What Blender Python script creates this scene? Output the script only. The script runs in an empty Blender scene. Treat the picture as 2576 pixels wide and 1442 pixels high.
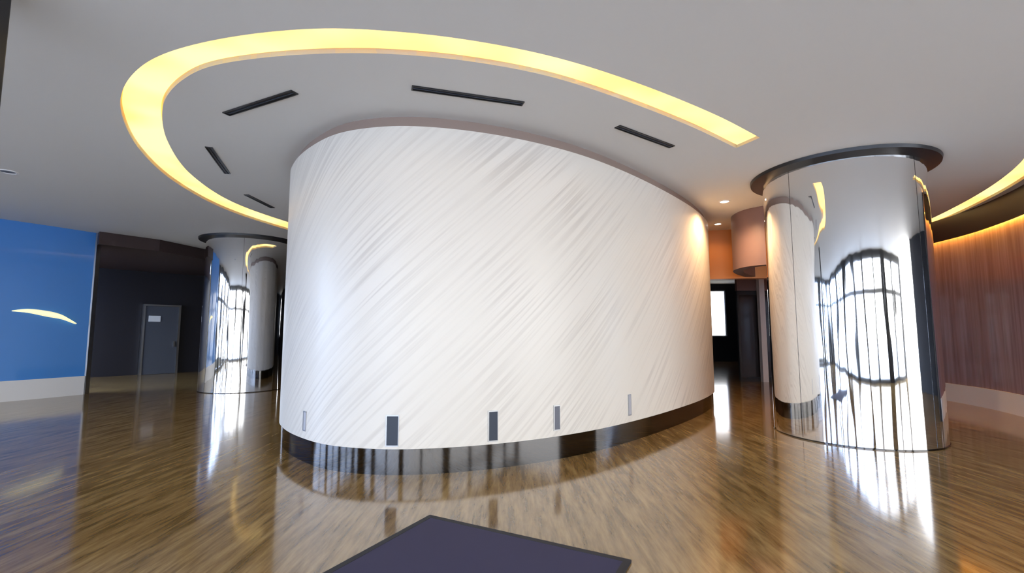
import bpy, bmesh, math, random
from mathutils import Vector, geometry
random.seed(4)
scn = bpy.context.scene
COL = scn.collection

# ---------------------------------------------------------------- camera, sky, exposure
CAM_Z = 1.5
CEIL = 3.93
cam_data = bpy.data.cameras.new('camera')
cam_data.sensor_width = 36.0
cam_data.lens = 36.0 * 1200.0 / 2576.0
cam = bpy.data.objects.new('camera', cam_data)
COL.objects.link(cam)
cam.location = (0, 0, CAM_Z)
cam.rotation_euler = (math.radians(90 + 5.4), 0, 0)
scn.camera = cam

world = bpy.data.worlds.new('sky')
scn.world = world
world.use_nodes = True
wn = world.node_tree.nodes
wl = world.node_tree.links
for n in list(wn):
    wn.remove(n)
w_out = wn.new('ShaderNodeOutputWorld')
w_bg = wn.new('ShaderNodeBackground')
w_geo = wn.new('ShaderNodeTexCoord')
w_sep = wn.new('ShaderNodeSeparateXYZ')
w_ramp = wn.new('ShaderNodeValToRGB')
w_ramp.color_ramp.elements[0].position = 0.0
w_ramp.color_ramp.elements[0].color = (0.95, 0.95, 0.93, 1)
w_ramp.color_ramp.elements[1].position = 0.7
w_ramp.color_ramp.elements[1].color = (0.62, 0.75, 1.0, 1)
wl.new(w_geo.outputs['Generated'], w_sep.inputs[0])
wl.new(w_sep.outputs['Z'], w_ramp.inputs[0])
w_side = wn.new('ShaderNodeMapRange')          # bluer sky to the left, whiter towards the sun
w_side.inputs['From Min'].default_value = -0.9
w_side.inputs['From Max'].default_value = 0.1
w_mix = wn.new('ShaderNodeMix')
w_mix.data_type = 'RGBA'
w_mix.inputs['A'].default_value = (0.88, 1.18, 1.80, 1)
wl.new(w_sep.outputs['X'], w_side.inputs['Value'])
wl.new(w_side.outputs[0], w_mix.inputs['Factor'])
wl.new(w_ramp.outputs[0], w_mix.inputs['B'])
wl.new(w_mix.outputs['Result'], w_bg.inputs['Color'])
w_bg.inputs['Strength'].default_value = 4.6
wl.new(w_bg.outputs[0], w_out.inputs[0])

scn.view_settings.view_transform = 'Standard'
scn.view_settings.look = 'None'
scn.view_settings.gamma = 1.0
scn.view_settings.use_curve_mapping = False
scn.view_settings.exposure = 0.62
scn.cycles.use_denoising = True
scn.cycles.max_bounces = 10
scn.cycles.diffuse_bounces = 6
scn.cycles.glossy_bounces = 6


def portal(name, loc, rot, sx, sy):
    d = bpy.data.lights.new(name, 'AREA')
    d.shape = 'RECTANGLE'
    d.size, d.size_y = sx, sy
    d.cycles.is_portal = True
    o = bpy.data.objects.new(name, d)
    COL.objects.link(o)
    o.location = loc
    o.rotation_euler = rot
    return o


sun_d = bpy.data.lights.new('sun', 'SUN')
sun_d.energy = 6.5
sun_d.angle = math.radians(0.6)
sun_d.color = (1.0, 0.98, 0.95)
sun = bpy.data.objects.new('sun', sun_d)
COL.objects.link(sun)
sun.location = (6, 20, 20)
sun.rotation_euler = (math.radians(-38), math.radians(14), 0)     # high sun behind the building, falling on the forecourt only

portal('window_portal', (0, -3.6, 1.95), (math.radians(90), 0, 0), 24, 3.9)
portal('window_portal', (-12.2, 2.3, 1.95), (math.radians(90), 0, math.radians(-90)), 11.6, 3.9)


# ---------------------------------------------------------------- helpers
def mat(name, color=(0.8, 0.8, 0.8), rough=0.5, metal=0.0, spec=0.5, coat=0.0, ior=1.5):
    m = bpy.data.materials.new(name)
    m.use_nodes = True
    b = m.node_tree.nodes['Principled BSDF']
    b.inputs['Base Color'].default_value = (*color, 1)
    b.inputs['Roughness'].default_value = rough
    b.inputs['Metallic'].default_value = metal
    b.inputs['Specular IOR Level'].default_value = spec
    b.inputs['Coat Weight'].default_value = coat
    b.inputs['Coat Roughness'].default_value = 0.05
    b.inputs['IOR'].default_value = ior
    return m


def nt(m):
    return m.node_tree.nodes, m.node_tree.links, m.node_tree.nodes['Principled BSDF']


def emit(name, color, strength):
    m = mat(name, color, 0.6)
    b = m.node_tree.nodes['Principled BSDF']
    b.inputs['Emission Color'].default_value = (*color, 1)
    b.inputs['Emission Strength'].default_value = strength
    return m


def obj(name, bm, m, parent=None, smooth=False):
    me = bpy.data.meshes.new(name)
    bmesh.ops.recalc_face_normals(bm, faces=bm.faces)
    bm.to_mesh(me)
    bm.free()
    if smooth:
        for p in me.polygons:
            p.use_smooth = True
        me.set_sharp_from_angle(angle=math.radians(35))
    me.materials.append(m)
    o = bpy.data.objects.new(name, me)
    COL.objects.link(o)
    if parent is not None:
        o.parent = parent
    return o


def tag(o, label, cat, group=None):
    o['label'] = label
    o['category'] = cat
    if group:
        o['group'] = group
    return o


def struct(o, label=None):
    o['kind'] = 'structure'
    if label:
        o['label'] = label
    return o


def thing(name, label, cat, loc=(0, 0, 0), rz=0, group=None):
    o = bpy.data.objects.new(name, None)
    o.empty_display_size = 0.1
    COL.objects.link(o)
    o.location = loc
    o.rotation_euler = (0, 0, rz)
    return tag(o, label, cat, group)


def box(bm, x0, x1, y0, y1, z0, z1):
    v = [bm.verts.new(p) for p in ((x0, y0, z0), (x1, y0, z0), (x1, y1, z0), (x0, y1, z0),
                                   (x0, y0, z1), (x1, y0, z1), (x1, y1, z1), (x0, y1, z1))]
    for f in ((0, 3, 2, 1), (4, 5, 6, 7), (0, 1, 5, 4), (1, 2, 6, 5), (2, 3, 7, 6), (3, 0, 4, 7)):
        bm.faces.new([v[i] for i in f])
    return v


def bevel(bm, w=0.01, seg=2):
    bmesh.ops.bevel(bm, geom=list(bm.edges), offset=w, segments=seg, affect='EDGES', profile=0.5)


def lathe(bm, prof, n=96, c=(0, 0)):
    rings = []
    for r, z in prof:
        rings.append([bm.verts.new((c[0] + r * math.cos(2 * math.pi * i / n), c[1] + r * math.sin(2 * math.pi * i / n), z)) for i in range(n)])
    for a, b in zip(rings, rings[1:]):
        for i in range(n):
            j = (i + 1) % n
            bm.faces.new((a[i], a[j], b[j], b[i]))
    return rings


def cap(bm, ring):
    bm.faces.new(ring)


def spline(pts, n=12, closed=False):
    P = [Vector((p[0], p[1])) for p in pts]
    out = []
    m = len(P)
    segs = m if closed else m - 1
    for i in range(segs):
        if closed:
            p0, p1, p2, p3 = P[(i - 1) % m], P[i], P[(i + 1) % m], P[(i + 2) % m]
        else:
            p1, p2 = P[i], P[i + 1]
            p0 = P[i - 1] if i > 0 else p1 * 2 - p2
            p3 = P[i + 2] if i + 2 < m else p2 * 2 - p1
        d1 = (p1 - p0).length ** 0.5 or 1e-6
        d2 = (p2 - p1).length ** 0.5 or 1e-6
        d3 = (p3 - p2).length ** 0.5 or 1e-6
        b1 = (p2 * d1 * d1 - p0 * d2 * d2 + p1 * (2 * d1 * d1 + 3 * d1 * d2 + d2 * d2)) / (3 * d1 * (d1 + d2))
        b2 = (p1 * d3 * d3 - p3 * d2 * d2 + p2 * (2 * d3 * d3 + 3 * d3 * d2 + d2 * d2)) / (3 * d3 * (d3 + d2))
        for k in range(n):
            t = k / n
            out.append(p1 * (1 - t) ** 3 + b1 * 3 * t * (1 - t) ** 2 + b2 * 3 * t * t * (1 - t) + p2 * t ** 3)
    if not closed:
        out.append(P[-1])
    return out


def smooth_closed(pts, it):
    for _ in range(it):
        m = len(pts)
        pts = [pts[i] * 0.5 + (pts[i - 1] + pts[(i + 1) % m]) * 0.25 for i in range(m)]
    return pts


def normals2d(pts, closed):
    m = len(pts)
    out = []
    for i in range(m):
        a = pts[(i - 1) % m] if closed or i > 0 else pts[i]
        b = pts[(i + 1) % m] if closed or i < m - 1 else pts[i]
        t = (b - a).normalized()
        out.append(Vector((t.y, -t.x)))
    return out


def offset(pts, d, closed=False):
    return [p + q * d for p, q in zip(pts, normals2d(pts, closed))]


def strip_wall(bm, pts, z0, z1, closed=False, uv=True, zseg=1):
    """vertical sheet along pts, with arc-length UVs in metres"""
    layer = bm.loops.layers.uv.verify()
    s = [0.0]
    for a, b in zip(pts, pts[1:]):
        s.append(s[-1] + (b - a).length)
    m = len(pts)
    zs = [z0 + (z1 - z0) * k / zseg for k in range(zseg + 1)]
    V = [[bm.verts.new((p.x, p.y, z)) for z in zs] for p in pts]
    rng = m if closed else m - 1
    total = s[-1] + (pts[0] - pts[-1]).length
    for i in range(rng):
        j = (i + 1) % m
        sj = s[j] if j else total
        for k in range(zseg):
            f = bm.faces.new((V[i][k], V[j][k], V[j][k + 1], V[i][k + 1]))
            for lp, u in zip(f.loops, ((s[i], zs[k]), (sj, zs[k]), (sj, zs[k + 1]), (s[i], zs[k + 1]))):
                lp[layer].uv = u
    return V


def solid_wall(pts, th, z0, z1, closed=False):
    """thick wall: outer face along pts, inner face offset by -th"""
    bm = bmesh.new()
    inner = offset(pts, -th, closed)
    A = strip_wall(bm, pts, z0, z1, closed)
    B = strip_wall(bm, inner, z0, z1, closed)
    m = len(pts)
    for i in range(m if closed else m - 1):
        j = (i + 1) % m
        bm.faces.new((A[i][-1], A[j][-1], B[j][-1], B[i][-1]))
        bm.faces.new((A[i][0], B[i][0], B[j][0], A[j][0]))
    if not closed:
        bm.faces.new((A[0][0], A[0][-1], B[0][-1], B[0][0]))
        bm.faces.new((A[-1][0], B[-1][0], B[-1][-1], A[-1][-1]))
    return bm


def poly_face(bm, loops, z):
    """flat polygon with holes"""
    flat = [p for lp in loops for p in lp]
    tris = geometry.tessellate_polygon([[Vector((p[0], p[1], 0)) for p in lp] for lp in loops])
    vs = [bm.verts.new((p[0], p[1], z)) for p in flat]
    for t in tris:
        try:
            bm.faces.new([vs[i] for i in t])
        except ValueError:
            pass
    return vs


# ---------------------------------------------------------------- materials
M = {}
M['ceiling'] = mat('ceiling_paint', (0.74, 0.74, 0.72), 0.75)
M['white'] = mat('white_paint', (0.80, 0.80, 0.80), 0.45)
M['plinth'] = mat('white_stone', (0.85, 0.86, 0.88), 0.25)
M['black'] = mat('black_metal', (0.012, 0.012, 0.014), 0.35)
M['dark_steel'] = mat('dark_steel', (0.12, 0.115, 0.11), 0.08, metal=1.0)
M['brown_gap'] = mat('brown_recess', (0.30, 0.22, 0.18), 0.6)
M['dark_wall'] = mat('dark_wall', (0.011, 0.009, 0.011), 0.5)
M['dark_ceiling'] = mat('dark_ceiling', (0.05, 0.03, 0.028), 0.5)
M['copper'] = mat('copper_panel', (0.70, 0.28, 0.08), 0.4, metal=0.2)
M['door'] = mat('grey_door', (0.075, 0.08, 0.09), 0.4)
M['plaque'] = mat('pale_plaque', (0.8, 0.8, 0.75), 0.4)
M['jamb'] = mat('steel_edge', (0.45, 0.45, 0.45), 0.3, metal=1.0)
M['paving'] = mat('paving', (0.56, 0.58, 0.60), 0.8)
M['slot'] = mat('slot_void', (0.035, 0.045, 0.065), 0.5)
M['slot_grey'] = mat('slot_grey_lens', (0.15, 0.16, 0.19), 0.5)
M['slot_pale'] = mat('slot_pale_lens', (0.45, 0.45, 0.48), 0.5)
M['rug'] = mat('mat_fabric', (0.045, 0.040, 0.085), 0.9)
M['rug_edge'] = mat('mat_edge', (0.02, 0.02, 0.025), 0.7)
M['cove_paint'] = mat('cove_paint', (0.92, 0.80, 0.52), 0.6)
M['led'] = emit('cove_led', (1.0, 0.74, 0.24), 1.05)
M['led_amber'] = emit('amber_led', (1.0, 0.44, 0.05), 20.0)
M['lamp'] = emit('downlight_lens', (1.0, 0.80, 0.68), 6.0)
M['wall_lamp'] = emit('wall_lamp', (1.0, 0.93, 0.55), 0.5)

# light comes and goes along the cove: separate LED runs of warmer and cooler white
N, L, B = nt(M['led'])
tc = N.new('ShaderNodeTexCoord')
nz = N.new('ShaderNodeTexNoise')
nz.inputs['Scale'].default_value = 0.8
rp = N.new('ShaderNodeValToRGB')
rp.color_ramp.elements[0].position = 0.40
rp.color_ramp.elements[0].color = (1.0, 0.56, 0.17, 1)
rp.color_ramp.elements[1].position = 0.60
rp.color_ramp.elements[1].color = (1.0, 0.76, 0.32, 1)
L.new(tc.outputs['Object'], nz.inputs['Vector'])
L.new(nz.outputs['Fac'], rp.inputs[0])
L.new(rp.outputs[0], B.inputs['Emission Color'])

# cream vein-cut stone: fine diagonal veins rising to the right
M['stone'] = mat('vein_cut_stone', (0.8, 0.77, 0.72), 0.34, spec=0.5)
N, L, B = nt(M['stone'])
uv = N.new('ShaderNodeUVMap')
mp = N.new('ShaderNodeMapping')
mp.inputs['Rotation'].default_value = (0, 0, math.radians(-43))
mp2 = N.new('ShaderNodeMapping')
mp2.inputs['Scale'].default_value = (0.26, 14.0, 1)
n1 = N.new('ShaderNodeTexNoise')
n1.inputs['Scale'].default_value = 1.5
n1.inputs['Detail'].default_value = 2
n1.inputs['Roughness'].default_value = 0.5
r1 = N.new('ShaderNodeValToRGB')
r1.color_ramp.elements[0].position = 0.38
r1.color_ramp.elements[0].color = (0.655, 0.605, 0.53, 1)
r1.color_ramp.elements[1].position = 0.54
r1.color_ramp.elements[1].color = (0.80, 0.75, 0.665, 1)
n2 = N.new('ShaderNodeTexNoise')
n2.inputs['Scale'].default_value = 0.7
mx = N.new('ShaderNodeMix')
mx.data_type = 'RGBA'
mx.inputs['B'].default_value = (0.78, 0.73, 0.64, 1)
r2 = N.new('ShaderNodeValToRGB')
r2.color_ramp.elements[0].position = 0.35
r2.color_ramp.elements[1].position = 0.65
bp = N.new('ShaderNodeBump')
bp.inputs['Strength'].default_value = 0.25
bp.inputs['Distance'].default_value = 0.01
L.new(uv.outputs[0], mp.inputs['Vector'])
L.new(mp.outputs[0], mp2.inputs['Vector'])
L.new(mp2.outputs[0], n1.inputs['Vector'])
L.new(n1.outputs['Fac'], r1.inputs[0])
L.new(uv.outputs[0], n2.inputs['Vector'])
L.new(n2.outputs['Fac'], r2.inputs[0])
L.new(r2.outputs[0], mx.inputs['Factor'])
L.new(r1.outputs[0], mx.inputs['A'])
L.new(mx.outputs['Result'], B.inputs['Base Color'])
L.new(n1.outputs['Fac'], bp.inputs['Height'])
L.new(bp.outputs[0], B.inputs['Normal'])

# polished brown stone floor, streaks running away from the entrance
M['floor'] = mat('polished_brown_stone', (0.2, 0.13, 0.07), 0.10, ior=2.2)
N, L, B = nt(M['floor'])
tc = N.new('ShaderNodeTexCoord')
mp = N.new('ShaderNodeMapping')
mp.inputs['Scale'].default_value = (7.0, 0.7, 1)
n1 = N.new('ShaderNodeTexNoise')
n1.inputs['Scale'].default_value = 2.0
n1.inputs['Detail'].default_value = 7
n1.inputs['Roughness'].default_value = 0.68
n1.inputs['Distortion'].default_value = 0.2
r1 = N.new('ShaderNodeValToRGB')
cr = r1.color_ramp
cr.elements[0].position = 0.36
cr.elements[0].color = (0.15, 0.085, 0.022, 1)
cr.elements[1].position = 0.66
cr.elements[1].color = (0.40, 0.265, 0.105, 1)
e = cr.elements.new(0.5)
e.color = (0.28, 0.17, 0.06, 1)
L.new(tc.outputs['Object'], mp.inputs['Vector'])
L.new(mp.outputs[0], n1.inputs['Vector'])
L.new(n1.outputs['Fac'], r1.inputs[0])
L.new(r1.outputs[0], B.inputs['Base Color'])
n3 = N.new('ShaderNodeTexNoise')
n3.inputs['Scale'].default_value = 1.2
bp = N.new('ShaderNodeBump')
bp.inputs['Strength'].default_value = 0.04
bp.inputs['Distance'].default_value = 0.02
L.new(tc.outputs['Object'], n3.inputs['Vector'])
L.new(n3.outputs['Fac'], bp.inputs['Height'])
L.new(bp.outputs[0], B.inputs['Normal'])

# mirror steel, faintly rippled along its height
M['chrome'] = mat('mirror_steel', (0.86, 0.86, 0.86), 0.035, metal=1.0)
N, L, B = nt(M['chrome'])
tc = N.new('ShaderNodeTexCoord')
mp = N.new('ShaderNodeMapping')
mp.inputs['Scale'].default_value = (2.2, 2.2, 0.12)
n1 = N.new('ShaderNodeTexNoise')
n1.inputs['Scale'].default_value = 2.0
n1.inputs['Detail'].default_value = 2
bp = N.new('ShaderNodeBump')
bp.inputs['Strength'].default_value = 0.20
bp.inputs['Distance'].default_value = 0.05
L.new(tc.outputs['Object'], mp.inputs['Vector'])
L.new(mp.outputs[0], n1.inputs['Vector'])
L.new(n1.outputs['Fac'], bp.inputs['Height'])
L.new(bp.outputs[0], B.inputs['Normal'])

# blue glossy panel
M['blue'] = mat('blue_gloss_panel', (0.075, 0.29, 0.78), 0.15, spec=0.5, coat=0.8)

# dark reddish wood with tall panels
M['wood'] = mat('dark_red_wood', (0.12, 0.05, 0.045), 0.25, coat=0.8)
N, L, B = nt(M['wood'])
uv = N.new('ShaderNodeUVMap')
mp = N.new('ShaderNodeMapping')
mp.inputs['Scale'].default_value = (14.0, 0.5, 1)
n1 = N.new('ShaderNodeTexNoise')
n1.inputs['Scale'].default_value = 1.0
n1.inputs['Detail'].default_value = 5
r1 = N.new('ShaderNodeValToRGB')
r1.color_ramp.elements[0].position = 0.35
r1.color_ramp.elements[0].color = (0.27, 0.175, 0.205, 1)
r1.color_ramp.elements[1].position = 0.65
r1.color_ramp.elements[1].color = (0.38, 0.27, 0.32, 1)
L.new(uv.outputs[0], mp.inputs['Vector'])
L.new(mp.outputs[0], n1.inputs['Vector'])
L.new(n1.outputs['Fac'], r1.inputs[0])
L.new(r1.outputs[0], B.inputs['Base Color'])

# clear window glass
M['glass'] = bpy.data.materials.new('window_glass')
M['glass'].use_nodes = True
N = M['glass'].node_tree.nodes
L = M['glass'].node_tree.links
for n in list(N):
    N.remove(n)
out = N.new('ShaderNodeOutputMaterial')
mxs = N.new('ShaderNodeMixShader')
tr = N.new('ShaderNodeBsdfTransparent')
gl = N.new('ShaderNodeBsdfGlossy')
gl.inputs['Roughness'].default_value = 0.02
mxs.inputs[0].default_value = 0.06
L.new(tr.outputs[0], mxs.inputs[1])
L.new(gl.outputs[0], mxs.inputs[2])
L.new(mxs.outputs[0], out.inputs[0])

# ---------------------------------------------------------------- plan curves (metres, camera at the origin looking along +Y)
DRUM_PTS = [(-3.42, 8.3), (-3.30, 6.95), (-2.93, 6.25), (-2.46, 5.70), (-1.98, 5.32), (-1.40, 5.15), (-0.90, 5.17),
            (-0.21, 5.37), (0.53, 5.76), (1.28, 6.34), (2.48, 7.60), (3.75, 9.25), (4.35, 10.5), (4.2, 12.6), (2.4, 14.6),
            (-0.2, 14.2), (-2.4, 12.0), (-3.2, 10.0)]
DRUM = smooth_closed(spline(DRUM_PTS, 14, True), 10)

RING_OUT = [(-4.9, 12.6), (-5.45, 11.0), (-5.72, 9.28), (-5.48, 7.52), (-4.98, 6.17), (-4.47, 5.28), (-4.11, 4.80), (-3.63, 4.34), (-3.12, 4.01),
            (-2.41, 3.76), (-1.57, 3.63), (-0.93, 3.67), (-0.29, 3.80), (0.40, 4.04), (1.22, 4.47), (2.30, 5.17), (3.12, 5.80)]
RING_IN = [(-4.45, 12.1), (-4.98, 10.5), (-5.26, 8.8), (-4.98, 7.2), (-4.42, 5.92), (-3.95, 5.18), (-3.60, 4.76), (-3.20, 4.42), (-2.80, 4.19),
           (-2.22, 4.04), (-1.48, 3.97), (-0.90, 4.00), (-0.33, 4.11), (0.33, 4.34), (1.08, 4.76), (2.10, 5.45), (2.98, 6.14)]
RO = spline(RING_OUT, 10)
RI = spline(RING_IN, 10)
STRIP_OUT = spline([(9.80, 11.6), (9.42, 10.2), (8.80, 8.65), (8.25, 7.55), (7.65, 6.6), (7.0, 5.8)], 8)
STRIP_IN = [p + Vector((-0.30, 0.10)) for p in STRIP_OUT]

# ---------------------------------------------------------------- floor, ceiling
bm = bmesh.new()
box(bm, -20, 14, -3.6, 28, -0.12, 0.0)
struct(obj('floor', bm, M['floor']), 'polished brown streaked stone floor')

bm = bmesh.new()
edge = [(-12.4, -3.6), (12.4, -3.6), (12.4, 28.0), (-8.85, 28.0), (-8.95, 16.0), (-9.08, 14.02), (-9.35, 12.5), (-10.05, 11.45), (-10.34, 11.72), (-10.74, 10.99), (-11.07, 10.39), (-11.62, 9.42), (-12.5, 8.07)]
hole1 = [(p.x, p.y) for p in RO] + [(p.x, p.y) for p in reversed(RI)]
hole2 = [(p.x, p.y) for p in STRIP_OUT] + [(p.x, p.y) for p in reversed(STRIP_IN)]
poly_face(bm, [edge, hole1, hole2], CEIL)
r = bmesh.ops.extrude_face_region(bm, geom=list(bm.faces))
bmesh.ops.translate(bm, verts=[v for v in r['geom'] if isinstance(v, bmesh.types.BMVert)], vec=(0, 0, 0.25))
struct(obj('ceiling', bm, M['ceiling']), 'plain pale grey ceiling')

# dark lower ceiling of the recess on the left
bm = bmesh.new()
low = [(-8.85, 28.0), (-8.95, 16.0), (-9.08, 14.02), (-9.35, 12.5), (-10.05, 11.45), (-10.34, 11.72), (-20, 11.75), (-20, 28)]
vs = poly_face(bm, [low], 3.62)
r = bmesh.ops.extrude_face_region(bm, geom=list(bm.faces))
bmesh.ops.translate(bm, verts=[v for v in r['geom'] if isinstance(v, bmesh.types.BMVert)], vec=(0, 0, 0.56))
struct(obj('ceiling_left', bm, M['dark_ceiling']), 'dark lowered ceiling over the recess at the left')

# ---------------------------------------------------------------- central stone drum
struct(obj('wall_center', solid_wall(DRUM, 0.18, 0.27, 3.79, True), M['stone'], smooth=True), 'cream vein-cut stone wall curving through the middle of the lobby')
struct(obj('baseboard_center', solid_wall(offset(DRUM, -0.025, True), 0.12, 0.0, 0.27, True), M['dark_steel'], smooth=True), 'dark polished metal skirting of the curved stone wall')
struct(obj('trim_1', solid_wall(offset(DRUM, -0.07, True), 0.1, 3.79, CEIL, True), M['brown_gap'], smooth=True), 'brown recessed joint between the stone wall and the ceiling')


def on_drum(px):
    """point of the drum seen at column px of the photograph and the outward normal there"""
    az = math.atan((px - 1288) / 1200.0 / 1.03)
    best = None
    nrm = normals2d(DRUM, True)
    for p, n in zip(DRUM, nrm):
        if n.dot(-p) <= 0:
            continue
        d = abs(math.atan2(p.x, p.y) - az)
        if best is None or d < best[0]:
            best = (d, p, n)
    return best[1], best[2]


SLOTS = [(762, 0.42, 0.20, 'pale narrow'), (985, 0.36, 0.30, 'darkest'), (1237, 0.36, 0.31, 'dark'), (1402, 0.40, 0.27, 'grey'), (1582, 0.42, 0.26, 'faint')]
SLOT_LABELS = ['faint grey upright slot low in the stone wall, nearest its left end',
               'darkest wide upright slot low in the stone wall above the bright skirting gap',
               'dark upright slot low in the stone wall, near the middle of its base',
               'slim grey upright slot low in the stone wall, right of the middle',
               'faint upright slot low in the stone wall, nearest the mirror column']
SLOT_W = [0.06, 0.12, 0.10, 0.08, 0.06]
SLOT_M = ['slot_pale', 'slot', 'slot', 'slot_grey', 'slot_pale']
for (px, z0, hgt, _), lab, w, sm in zip(SLOTS, SLOT_LABELS, SLOT_W, SLOT_M):
    p, n = on_drum(px)
    t = thing('wall_slot', lab, 'wall slot', (p.x, p.y, z0 - 0.05), math.atan2(n.y, n.x) - math.pi / 2, 'upright slots low in the stone wall')
    bm = bmesh.new()
    box(bm, -w / 2 - 0.006, -w / 2, -0.05, 0.006, -0.012, hgt + 0.012)
    box(bm, w / 2, w / 2 + 0.012, -0.05, 0.008, -0.012, hgt + 0.012)
    box(bm, -w / 2, w / 2, -0.05, 0.008, hgt, hgt + 0.012)
    box(bm, -w / 2, w / 2, -0.05, 0.008, -0.012, 0)
    obj('frame', bm, M['jamb'], t)
    bm = bmesh.new()
    box(bm, -w / 2, w / 2, -0.05, 0.004, 0, hgt)
    obj('lens', bm, M[sm], t)

# ---------------------------------------------------------------- ring cove around the drum
ct = thing('cove_light', 'long curved yellow cove light in the ceiling around the stone wall', 'cove light', (-1.5, 3.8, CEIL))
OFF = Vector((-1.5, 3.8, CEIL))


def cove(parent, outer, inner, off, deep, led_mat):
    o2 = [Vector((p.x - off.x, p.y - off.y)) for p in outer]
    i2 = [Vector((p.x - off.x, p.y - off.y)) for p in inner]
    bm = bmesh.new()
    m = len(o2)
    A = [[bm.verts.new((p.x, p.y, z)) for z in (0, deep)] for p in o2]
    C = [[bm.verts.new((p.x, p.y, z)) for z in (0, deep)] for p in i2]
    for i in range(m - 1):
        bm.faces.new((A[i][0], A[i + 1][0], A[i + 1][1], A[i][1]))
        bm.faces.new((C[i][0], C[i + 1][0], C[i + 1][1], C[i][1]))
        bm.faces.new((A[i][1], A[i + 1][1], C[i + 1][1], C[i][1]))
    for i in (0, m - 1):
        bm.faces.new((A[i][0], A[i][1], C[i][1], C[i][0]))
    obj('trough', bm, M['cove_paint'], parent, smooth=True)
    bm = bmesh.new()
    z0, z1 = deep - 0.05, deep - 0.01
    A = [[bm.verts.new((*(p * 0.96 + q * 0.04), z)) for z in (z0, z1)] for p, q in zip(o2, i2)]
    C = [[bm.verts.new((*(p * 0.04 + q * 0.96), z)) for z in (z0, z1)] for p, q in zip(o2, i2)]
    for i in range(m - 1):
        bm.faces.new((A[i][0], A[i + 1][0], C[i + 1][0], C[i][0]))
        bm.faces.new((A[i][1], A[i + 1][1], C[i + 1][1], C[i][1]))
        bm.faces.new((A[i][0], A[i + 1][0], A[i + 1][1], A[i][1]))
        bm.faces.new((C[i][0], C[i + 1][0], C[i + 1][1], C[i][1]))
    for i in (0, m - 1):
        bm.faces.new((A[i][0], A[i][1], C[i][1], C[i][0]))
    obj('diffuser', bm, led_mat, parent, smooth=True)


cove(ct, RO, RI, OFF, 0.09, M['led'])
OFF2 = Vector((8.6, 8.6, CEIL))
ct2 = thing('cove_light', 'golden cove light in the ceiling above the dark wood wall', 'cove light', OFF2)
cove(ct2, STRIP_OUT, STRIP_IN, OFF2, 0.09, M['led'])

# ---------------------------------------------------------------- slot diffusers in the ceiling
DIFFS = [((-3.19, 5.13), (-2.22, 4.65), 'black linear air slot in the ceiling above the rounded left end of the stone wall'),
         ((-0.99, 4.56), (0.11, 4.89), 'longest black linear air slot in the ceiling above the middle of the stone wall'),
         ((1.26, 5.47), (2.10, 6.08), 'black linear air slot in the ceiling nearest the large mirror column'),
         ((-4.01, 6.11), (-4.38, 7.14), 'short steep black air slot inside the left bend of the cove light'),
         ((-4.73, 8.31), (-4.71, 9.19), 'faint far air slot beside the left edge of the stone wall')]
for a, b, lab in DIFFS:
    a, b = Vector(a), Vector(b)
    ln = (b - a).length
    c = (a + b) / 2
    t = thing('air_diffuser', lab, 'air diffuser', (c.x, c.y, CEIL), math.atan2(b.y - a.y, b.x - a.x), 'linear air slots in the ceiling ring')
    w = 0.032
    bm = bmesh.new()
    box(bm, -ln / 2, ln / 2, -w - 0.012, -w, -0.012, 0.02)
    box(bm, -ln / 2, ln / 2, w, w + 0.012, -0.012, 0.02)
    box(bm, -ln / 2 - 0.012, -ln / 2, -w - 0.012, w + 0.012, -0.012, 0.02)
    box(bm, ln / 2, ln / 2 + 0.012, -w - 0.012, w + 0.012, -0.012, 0.02)
    obj('frame', bm, M['black'], t)
    bm = bmesh.new()
    box(bm, -ln / 2, ln / 2, -w, w, -0.004, 0.012)
    obj('slot', bm, M['black'], t)
    bm = bmesh.new()
    box(bm, -ln / 2, ln / 2, -0.003, 0.003, -0.012, -0.004)
    obj('blade', bm, M['slot'], t)


# ---------------------------------------------------------------- mirror columns
def column(loc, lab, r=1.04):
    t = thing('column', lab, 'column', (loc[0], loc[1], 0), 0, 'mirror steel columns')
    bm = bmesh.new()
    lathe(bm, [(r, 0.0), (r, 3.86)], 160)
    obj('shaft', bm, M['chrome'], t, smooth=True)
    bm = bmesh.new()
    rings = lathe(bm, [(r - 0.03, 3.84), (r + 0.17, 3.885), (r + 0.18, 3.93), (r - 0.03, 3.93)], 160)
    obj('collar', bm, M['black'], t, smooth=True)
    bm = bmesh.new()
    lathe(bm, [(r + 0.008, 0.0), (r + 0.008, 0.018), (r - 0.01, 0.018)], 160)
    obj('foot_ring', bm, M['dark_steel'], t, smooth=True)
    for k in range(4):
        a = math.radians(20 + 90 * k)
        bm = bmesh.new()
        box(bm, -0.003, 0.003, r - 0.004, r + 0.0015, 0.03, 3.86)
        o = obj('seam', bm, M['dark_steel'], t)
        o.rotation_euler = (0, 0, a)
    return t


column((5.05, 7.20), 'large mirror-polished steel column standing in front at the right')
column((-7.08, 12.80), 'mirror-polished steel column partly hidden behind the left end of the stone wall')

# ---------------------------------------------------------------- left: blue wall, recess
BLUE = spline([(-12.4, 8.0), (-11.5, 9.35), (-10.95, 10.32), (-10.62, 10.92), (-10.28, 11.62)], 8)
struct(obj('wall_left', solid_wall(BLUE, 0.25, 0.44, CEIL), M['blue'], smooth=True), 'glossy blue wall at the left')
struct(obj('baseboard_left', solid_wall(offset(BLUE, 0.03), 0.28, 0.0, 0.44), M['plinth'], smooth=True), 'white plinth under the blue wall')
bm = bmesh.new()
e0 = BLUE[-1]
box(bm, e0.x - 0.30, e0.x + 0.04, e0.y, e0.y + 0.12, 0.0, CEIL)
struct(obj('trim_2', bm, M['jamb']), 'steel edge post at the end of the blue wall')

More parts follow.
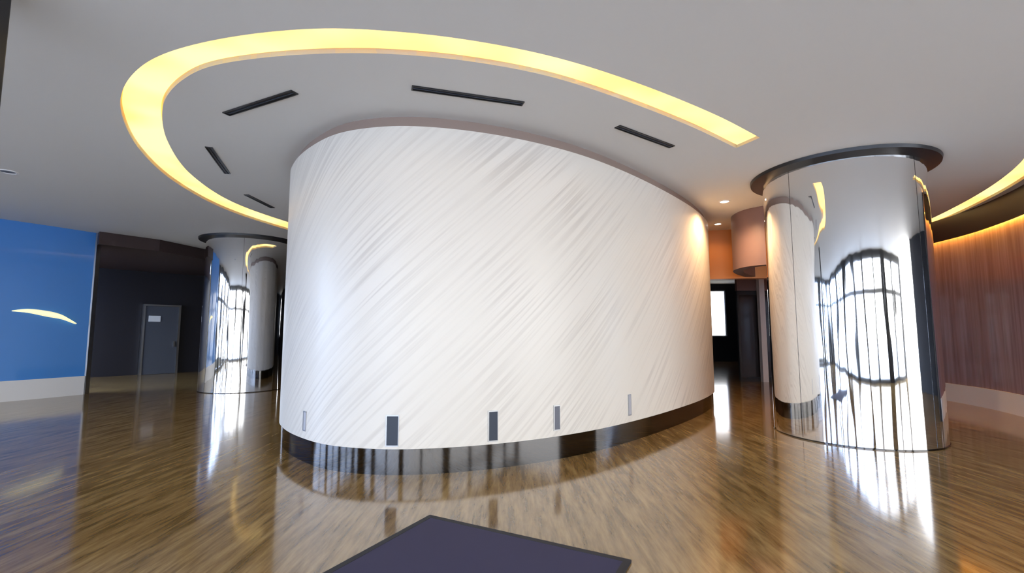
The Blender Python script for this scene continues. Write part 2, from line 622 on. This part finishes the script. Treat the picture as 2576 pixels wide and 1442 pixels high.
# small swoosh-shaped lamp on the blue wall
wl_t = thing('wall_light', 'pale yellow swoosh-shaped lamp on the glossy blue wall', 'wall light', (-10.62, 10.90, 1.85))
bm = bmesh.new()
path = [(-0.36, -0.46, 0.10), (-0.22, -0.26, 0.11), (-0.05, -0.0, 0.06), (0.10, 0.24, -0.01), (0.20, 0.50, -0.16)]
sx = spline([(p[0], p[1]) for p in path], 6)
sz = spline([(p[0], p[2]) for p in path], 6)
prev = None
for i, (p, q) in enumerate(zip(sx, sz)):
    u = i / (len(sx) - 1)
    hh = 0.012 + 0.055 * math.sin(math.pi * u) ** 0.8
    nx, ny = 0.89, -0.45
    ring = [bm.verts.new((p.x + nx * d, p.y + ny * d, q.y + z)) for d, z in ((0.03, -hh), (0.09, -hh * 0.6), (0.09, hh * 0.6), (0.03, hh))]
    if prev:
        for k in range(4):
            bm.faces.new((prev[k], prev[(k + 1) % 4], ring[(k + 1) % 4], ring[k]))
    else:
        bm.faces.new(ring)
    prev = ring
bm.faces.new(prev)
obj('lamp_bar', bm, M['wall_lamp'], wl_t, smooth=True)
bm = bmesh.new()
box(bm, -0.075, -0.015, -0.03, 0.03, 0.03, 0.09)
obj('bracket', bm, M['jamb'], wl_t)

# back wall of the recess, with its door
BACK = [Vector((-20.0, 8.4)), Vector((-13.66, 16.05)), Vector((-12.7, 17.25)), Vector((-11.8, 18.3)), Vector((-8.6, 22.2)), Vector((-6.0, 24.5))]
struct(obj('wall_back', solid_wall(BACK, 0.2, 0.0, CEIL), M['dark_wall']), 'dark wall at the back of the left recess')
d0 = Vector((-12.72, 17.30))
dirv = (Vector((-11.8, 18.3)) - Vector((-13.66, 16.05))).normalized()
ang = math.atan2(dirv.y, dirv.x)
bm = bmesh.new()
box(bm, -0.50, 0.50, -0.10, 0.06, 0.0, 2.40)
bevel(bm, 0.01)
dr = obj('door_1', bm, M['door'])
dr.location = (d0.x + 0.10, d0.y - 0.10, 0)
dr.rotation_euler = (0, 0, ang)
struct(dr, 'grey door in the dark recess')
bm = bmesh.new()
box(bm, 0.50, 0.56, -0.13, 0.06, 0.0, 2.46)
box(bm, -0.56, -0.50, -0.13, 0.06, 0.0, 2.46)
box(bm, -0.50, 0.50, -0.13, 0.06, 2.40, 2.46)
obj('door_frame', bm, M['jamb'], dr)
bm = bmesh.new()
box(bm, -0.02, 0.02, -0.17, -0.10, 0.95, 1.15)
h = obj('door_handle', bm, M['jamb'], dr)
h.location = (0.4, 0, 0)
bm = bmesh.new()
box(bm, -0.40, -0.05, -0.125, -0.101, 1.85, 2.06)
bevel(bm, 0.006)
obj('plaque', bm, M['plaque'], dr)

# ---------------------------------------------------------------- right: wood wall
WOOD = spline([(9.62, 14.5), (9.60, 12.0), (9.50, 10.4), (9.33, 9.43), (9.05, 8.60), (8.70, 7.8), (8.30, 7.1), (8.02, 6.6)], 8)
WOOD_V = WOOD
struct(obj('wall_right', solid_wall(WOOD, 0.2, 0.38, CEIL), M['wood'], smooth=True), 'dark red wood wall at the right')
struct(obj('baseboard_right', solid_wall(offset(WOOD, 0.03), 0.23, 0.0, 0.38), M['plinth'], smooth=True), 'white plinth under the dark wood wall')
fascia = struct(obj('trim_3', solid_wall(offset(WOOD_V, 0.15), 0.03, 3.46, CEIL), M['dark_ceiling'], smooth=True), 'dark timber fascia along the top of the wood wall')
bm = bmesh.new()
p1 = [Vector((p.x, p.y)) for p in offset(WOOD_V, 0.11)]
p2 = [Vector((p.x, p.y)) for p in offset(WOOD_V, 0.03)]
A = [[bm.verts.new((p.x, p.y, z)) for z in (3.54, 3.56)] for p in p1]
C = [[bm.verts.new((p.x, p.y, z)) for z in (3.54, 3.56)] for p in p2]
for i in range(len(p1) - 1):
    for a, b, c, d in ((A[i][0], A[i + 1][0], C[i + 1][0], C[i][0]), (A[i][1], A[i + 1][1], C[i + 1][1], C[i][1]),
                       (A[i][0], A[i + 1][0], A[i + 1][1], A[i][1]), (C[i][0], C[i + 1][0], C[i + 1][1], C[i][1])):
        bm.faces.new((a, b, c, d))
for i in (0, len(p1) - 1):
    bm.faces.new((A[i][0], A[i][1], C[i][1], C[i][0]))
obj('led_bar', bm, M['led_amber'], fascia)

# ---------------------------------------------------------------- passage between drum and column
BULK = spline([(4.25, 11.4), (4.75, 11.35), (5.3, 11.2), (6.0, 11.15), (6.9, 11.3), (8.2, 11.9), (9.55, 12.8)], 8)
M['mauve'] = mat('mauve_panel', (0.20, 0.125, 0.12), 0.45)
struct(obj('trim_4', solid_wall(BULK, 0.25, 2.75, CEIL), M['copper'], smooth=True), 'copper-toned curved bulkhead over the passage behind the columns')

# far end wall with a bright window
bm = bmesh.new()
WX0, WX1 = 10.05, 10.9
box(bm, -6.2, WX0, 24.3, 24.5, 0.0, CEIL)
box(bm, WX1, 12.4, 24.3, 24.5, 0.0, CEIL)
box(bm, WX0, WX1, 24.3, 24.5, 0.0, 1.25)
box(bm, WX0, WX1, 24.3, 24.5, 3.6, CEIL)
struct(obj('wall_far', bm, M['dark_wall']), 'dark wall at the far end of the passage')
bm = bmesh.new()
box(bm, WX0, WX0 + 0.05, 24.34, 24.46, 1.25, 3.6)
box(bm, WX1 - 0.05, WX1, 24.34, 24.46, 1.25, 3.6)
box(bm, WX0, WX1, 24.34, 24.46, 1.25, 1.30)
box(bm, WX0, WX1, 24.34, 24.46, 3.55, 3.6)
wf = struct(obj('window_1', bm, M['white']), 'bright narrow window at the end of the passage')
bm = bmesh.new()
box(bm, WX0 + 0.05, WX1 - 0.05, 24.39, 24.41, 1.30, 3.55)
obj('pane', bm, M['glass'], wf)

HEAD = spline([(5.7, 11.1), (5.12, 10.4), (4.84, 9.85), (4.86, 9.4), (5.2, 9.12), (6.0, 9.1)], 8)
struct(obj('trim_6', solid_wall(HEAD, -0.2, 2.78, CEIL), M['mauve'], smooth=True), 'rounded mauve-brown header hanging beside the large column')
bm = bmesh.new()
box(bm, 7.50, 7.66, 14.42, 14.58, 0, CEIL)
struct(obj('trim_7', bm, M['white']), 'pale pilaster in front of the dark glazed doors')

# dark glazed doors on the right of the passage
gd = []
for k in range(4):
    x0 = 6.9 + 0.78 * k
    bm = bmesh.new()
    box(bm, x0, x0 + 0.06, 14.6, 14.68, 0, 2.75)
    box(bm, x0 + 0.70, x0 + 0.76, 14.6, 14.68, 0, 2.75)
    box(bm, x0 + 0.06, x0 + 0.70, 14.6, 14.68, 2.62, 2.75)
    box(bm, x0 + 0.06, x0 + 0.70, 14.6, 14.68, 0, 0.12)
    o = struct(obj('door_%d' % (k + 2), bm, M['black']))
    bm = bmesh.new()
    box(bm, x0 + 0.06, x0 + 0.70, 14.63, 14.65, 0.12, 2.62)
    obj('pane', bm, mat('dark_glass', (0.02, 0.015, 0.015), 0.05), o)
bm = bmesh.new()
box(bm, 6.9, 10.1, 14.58, 14.7, 2.75, CEIL)
struct(obj('wall_passage', bm, M['mauve']), 'mauve panel above the dark glazed doors')
bm = bmesh.new()
box(bm, 12.3, 12.5, 2.0, 24.5, 0, CEIL)
box(bm, 8.04, 12.3, 6.42, 6.60, 0, CEIL)  # unseen dark return wall, added so the column's right edge reflects dark
struct(obj('wall_side', bm, M['dark_wall']))

# ---------------------------------------------------------------- downlight and ceiling speaker
def disc_fixture(name, lab, cat, loc, r, m_lens, parts):
    t = thing(name, lab, cat, (loc[0], loc[1], CEIL))
    bm = bmesh.new()
    lathe(bm, [(r * 0.78, 0.01), (r * 0.78, -0.012), (r, -0.010), (r, 0.01)], 32)
    obj(parts[0], bm, M['white'], t, smooth=True)
    bm = bmesh.new()
    rg = lathe(bm, [(r * 0.78, 0.0), (r * 0.3, -0.006)], 32)
    cap(bm, rg[-1])
    obj(parts[1], bm, m_lens, t, smooth=True)
    return t


def lamp(name, kind, loc, color, power, size=0.1, spot=None, parent=None, blend=0.6):
    d = bpy.data.lights.new(name, kind)
    d.color = color
    d.energy = power
    d.shadow_soft_size = size
    if spot:
        d.spot_size = math.radians(spot)
        d.spot_blend = blend
    o = bpy.data.objects.new(name, d)
    COL.objects.link(o)
    o.location = loc
    if parent:
        o.parent = parent
    return o


dl = disc_fixture('downlight', 'small glowing round downlight in the ceiling by the right end of the stone wall', 'downlight', (3.98, 8.75), 0.10, M['lamp'], ('bezel', 'lens'))
lamp('downlight_beam', 'SPOT', (0, 0, -0.03), (1.0, 0.62, 0.32), 150, 0.06, 150, dl)
dl2 = disc_fixture('downlight', 'second glowing round downlight, farther back in the passage by the copper bulkhead', 'downlight', (4.66, 10.62), 0.09, M['lamp'], ('bezel', 'lens'))
lamp('downlight_beam', 'SPOT', (0, 0, -0.03), (1.0, 0.56, 0.20), 14, 0.05, 150, dl2)
disc_fixture('ceiling_speaker', 'small round grey fitting flush in the ceiling above the blue wall', 'ceiling fitting', (-7.69, 7.08), 0.12, M['slot_grey'], ('bezel', 'grille'))

# ---------------------------------------------------------------- entrance mat
apex, rc = Vector((-0.67, 4.04)), Vector((0.78, 3.27))
ex = (rc - apex).normalized()
t = thing('floor_mat', 'dark purple-grey rectangular mat on the floor in front of the stone wall', 'mat', (apex.x, apex.y, 0), math.atan2(ex.y, ex.x))
W, D = (rc - apex).length, 2.4
bm = bmesh.new()
box(bm, 0.04, W - 0.04, -D + 0.04, -0.04, 0.001, 0.014)
obj('pile', bm, M['rug'], t)
bm = bmesh.new()
box(bm, 0, W, -0.045, 0, 0, 0.016)
box(bm, 0, W, -D, -D + 0.045, 0, 0.016)
box(bm, 0, 0.045, -D + 0.045, -0.045, 0, 0.016)
box(bm, W - 0.045, W, -D + 0.045, -0.045, 0, 0.016)
obj('border', bm, M['rug_edge'], t)

# ---------------------------------------------------------------- glazed entrance front behind the camera and along the left
def facade(name, x0, x1, n, place, lab):
    """n bays of glass with dark posts and a transom"""
    w = (x1 - x0) / n
    bm = bmesh.new()
    for k in range(n + 1):
        x = x0 + w * k
        pw = 0.34 if k % 2 == 0 else 0.10
        box(bm, x - pw, x + pw, -0.12, 0.12, 0, CEIL)
    box(bm, x0, x1, -0.08, 0.08, 2.62, 2.78)
    box(bm, x0, x1, -0.08, 0.08, 0.0, 0.12)
    box(bm, x0, x1, -0.10, 0.10, 3.66, CEIL)
    o = struct(obj(name, bm, M['black']), lab)
    bm = bmesh.new()
    box(bm, x0, x1, -0.01, 0.01, 0.12, 3.66)
    obj('pane', bm, M['glass'], o)
    o.location, o.rotation_euler = place
    return o


facade('window_2', -12.4, 12.4, 10, ((0, -3.6, 0), (0, 0, 0)), 'glazed entrance front behind the viewer')
facade('window_3', -5.7, 5.7, 6, ((-12.4, 2.2, 0), (0, 0, math.radians(90))), 'glazed front along the left')
bm = bmesh.new()
box(bm, -60, 60, -60, -3.75, -0.30, -0.05)
box(bm, -60, -20.2, -3.75, 60, -0.30, -0.05)
box(bm, -20.2, -12.55, -3.75, 8, -0.02, 0.0)
struct(obj('ground', bm, M['paving']), 'pale paving outside the glass')

# dark post close to the camera at the upper left
bm = bmesh.new()
box(bm, -3.90, -3.48, 2.92, 3.12, 0, CEIL)
bevel(bm, 0.01)
struct(obj('trim_5', bm, M['black']), 'dark post at the upper left edge')
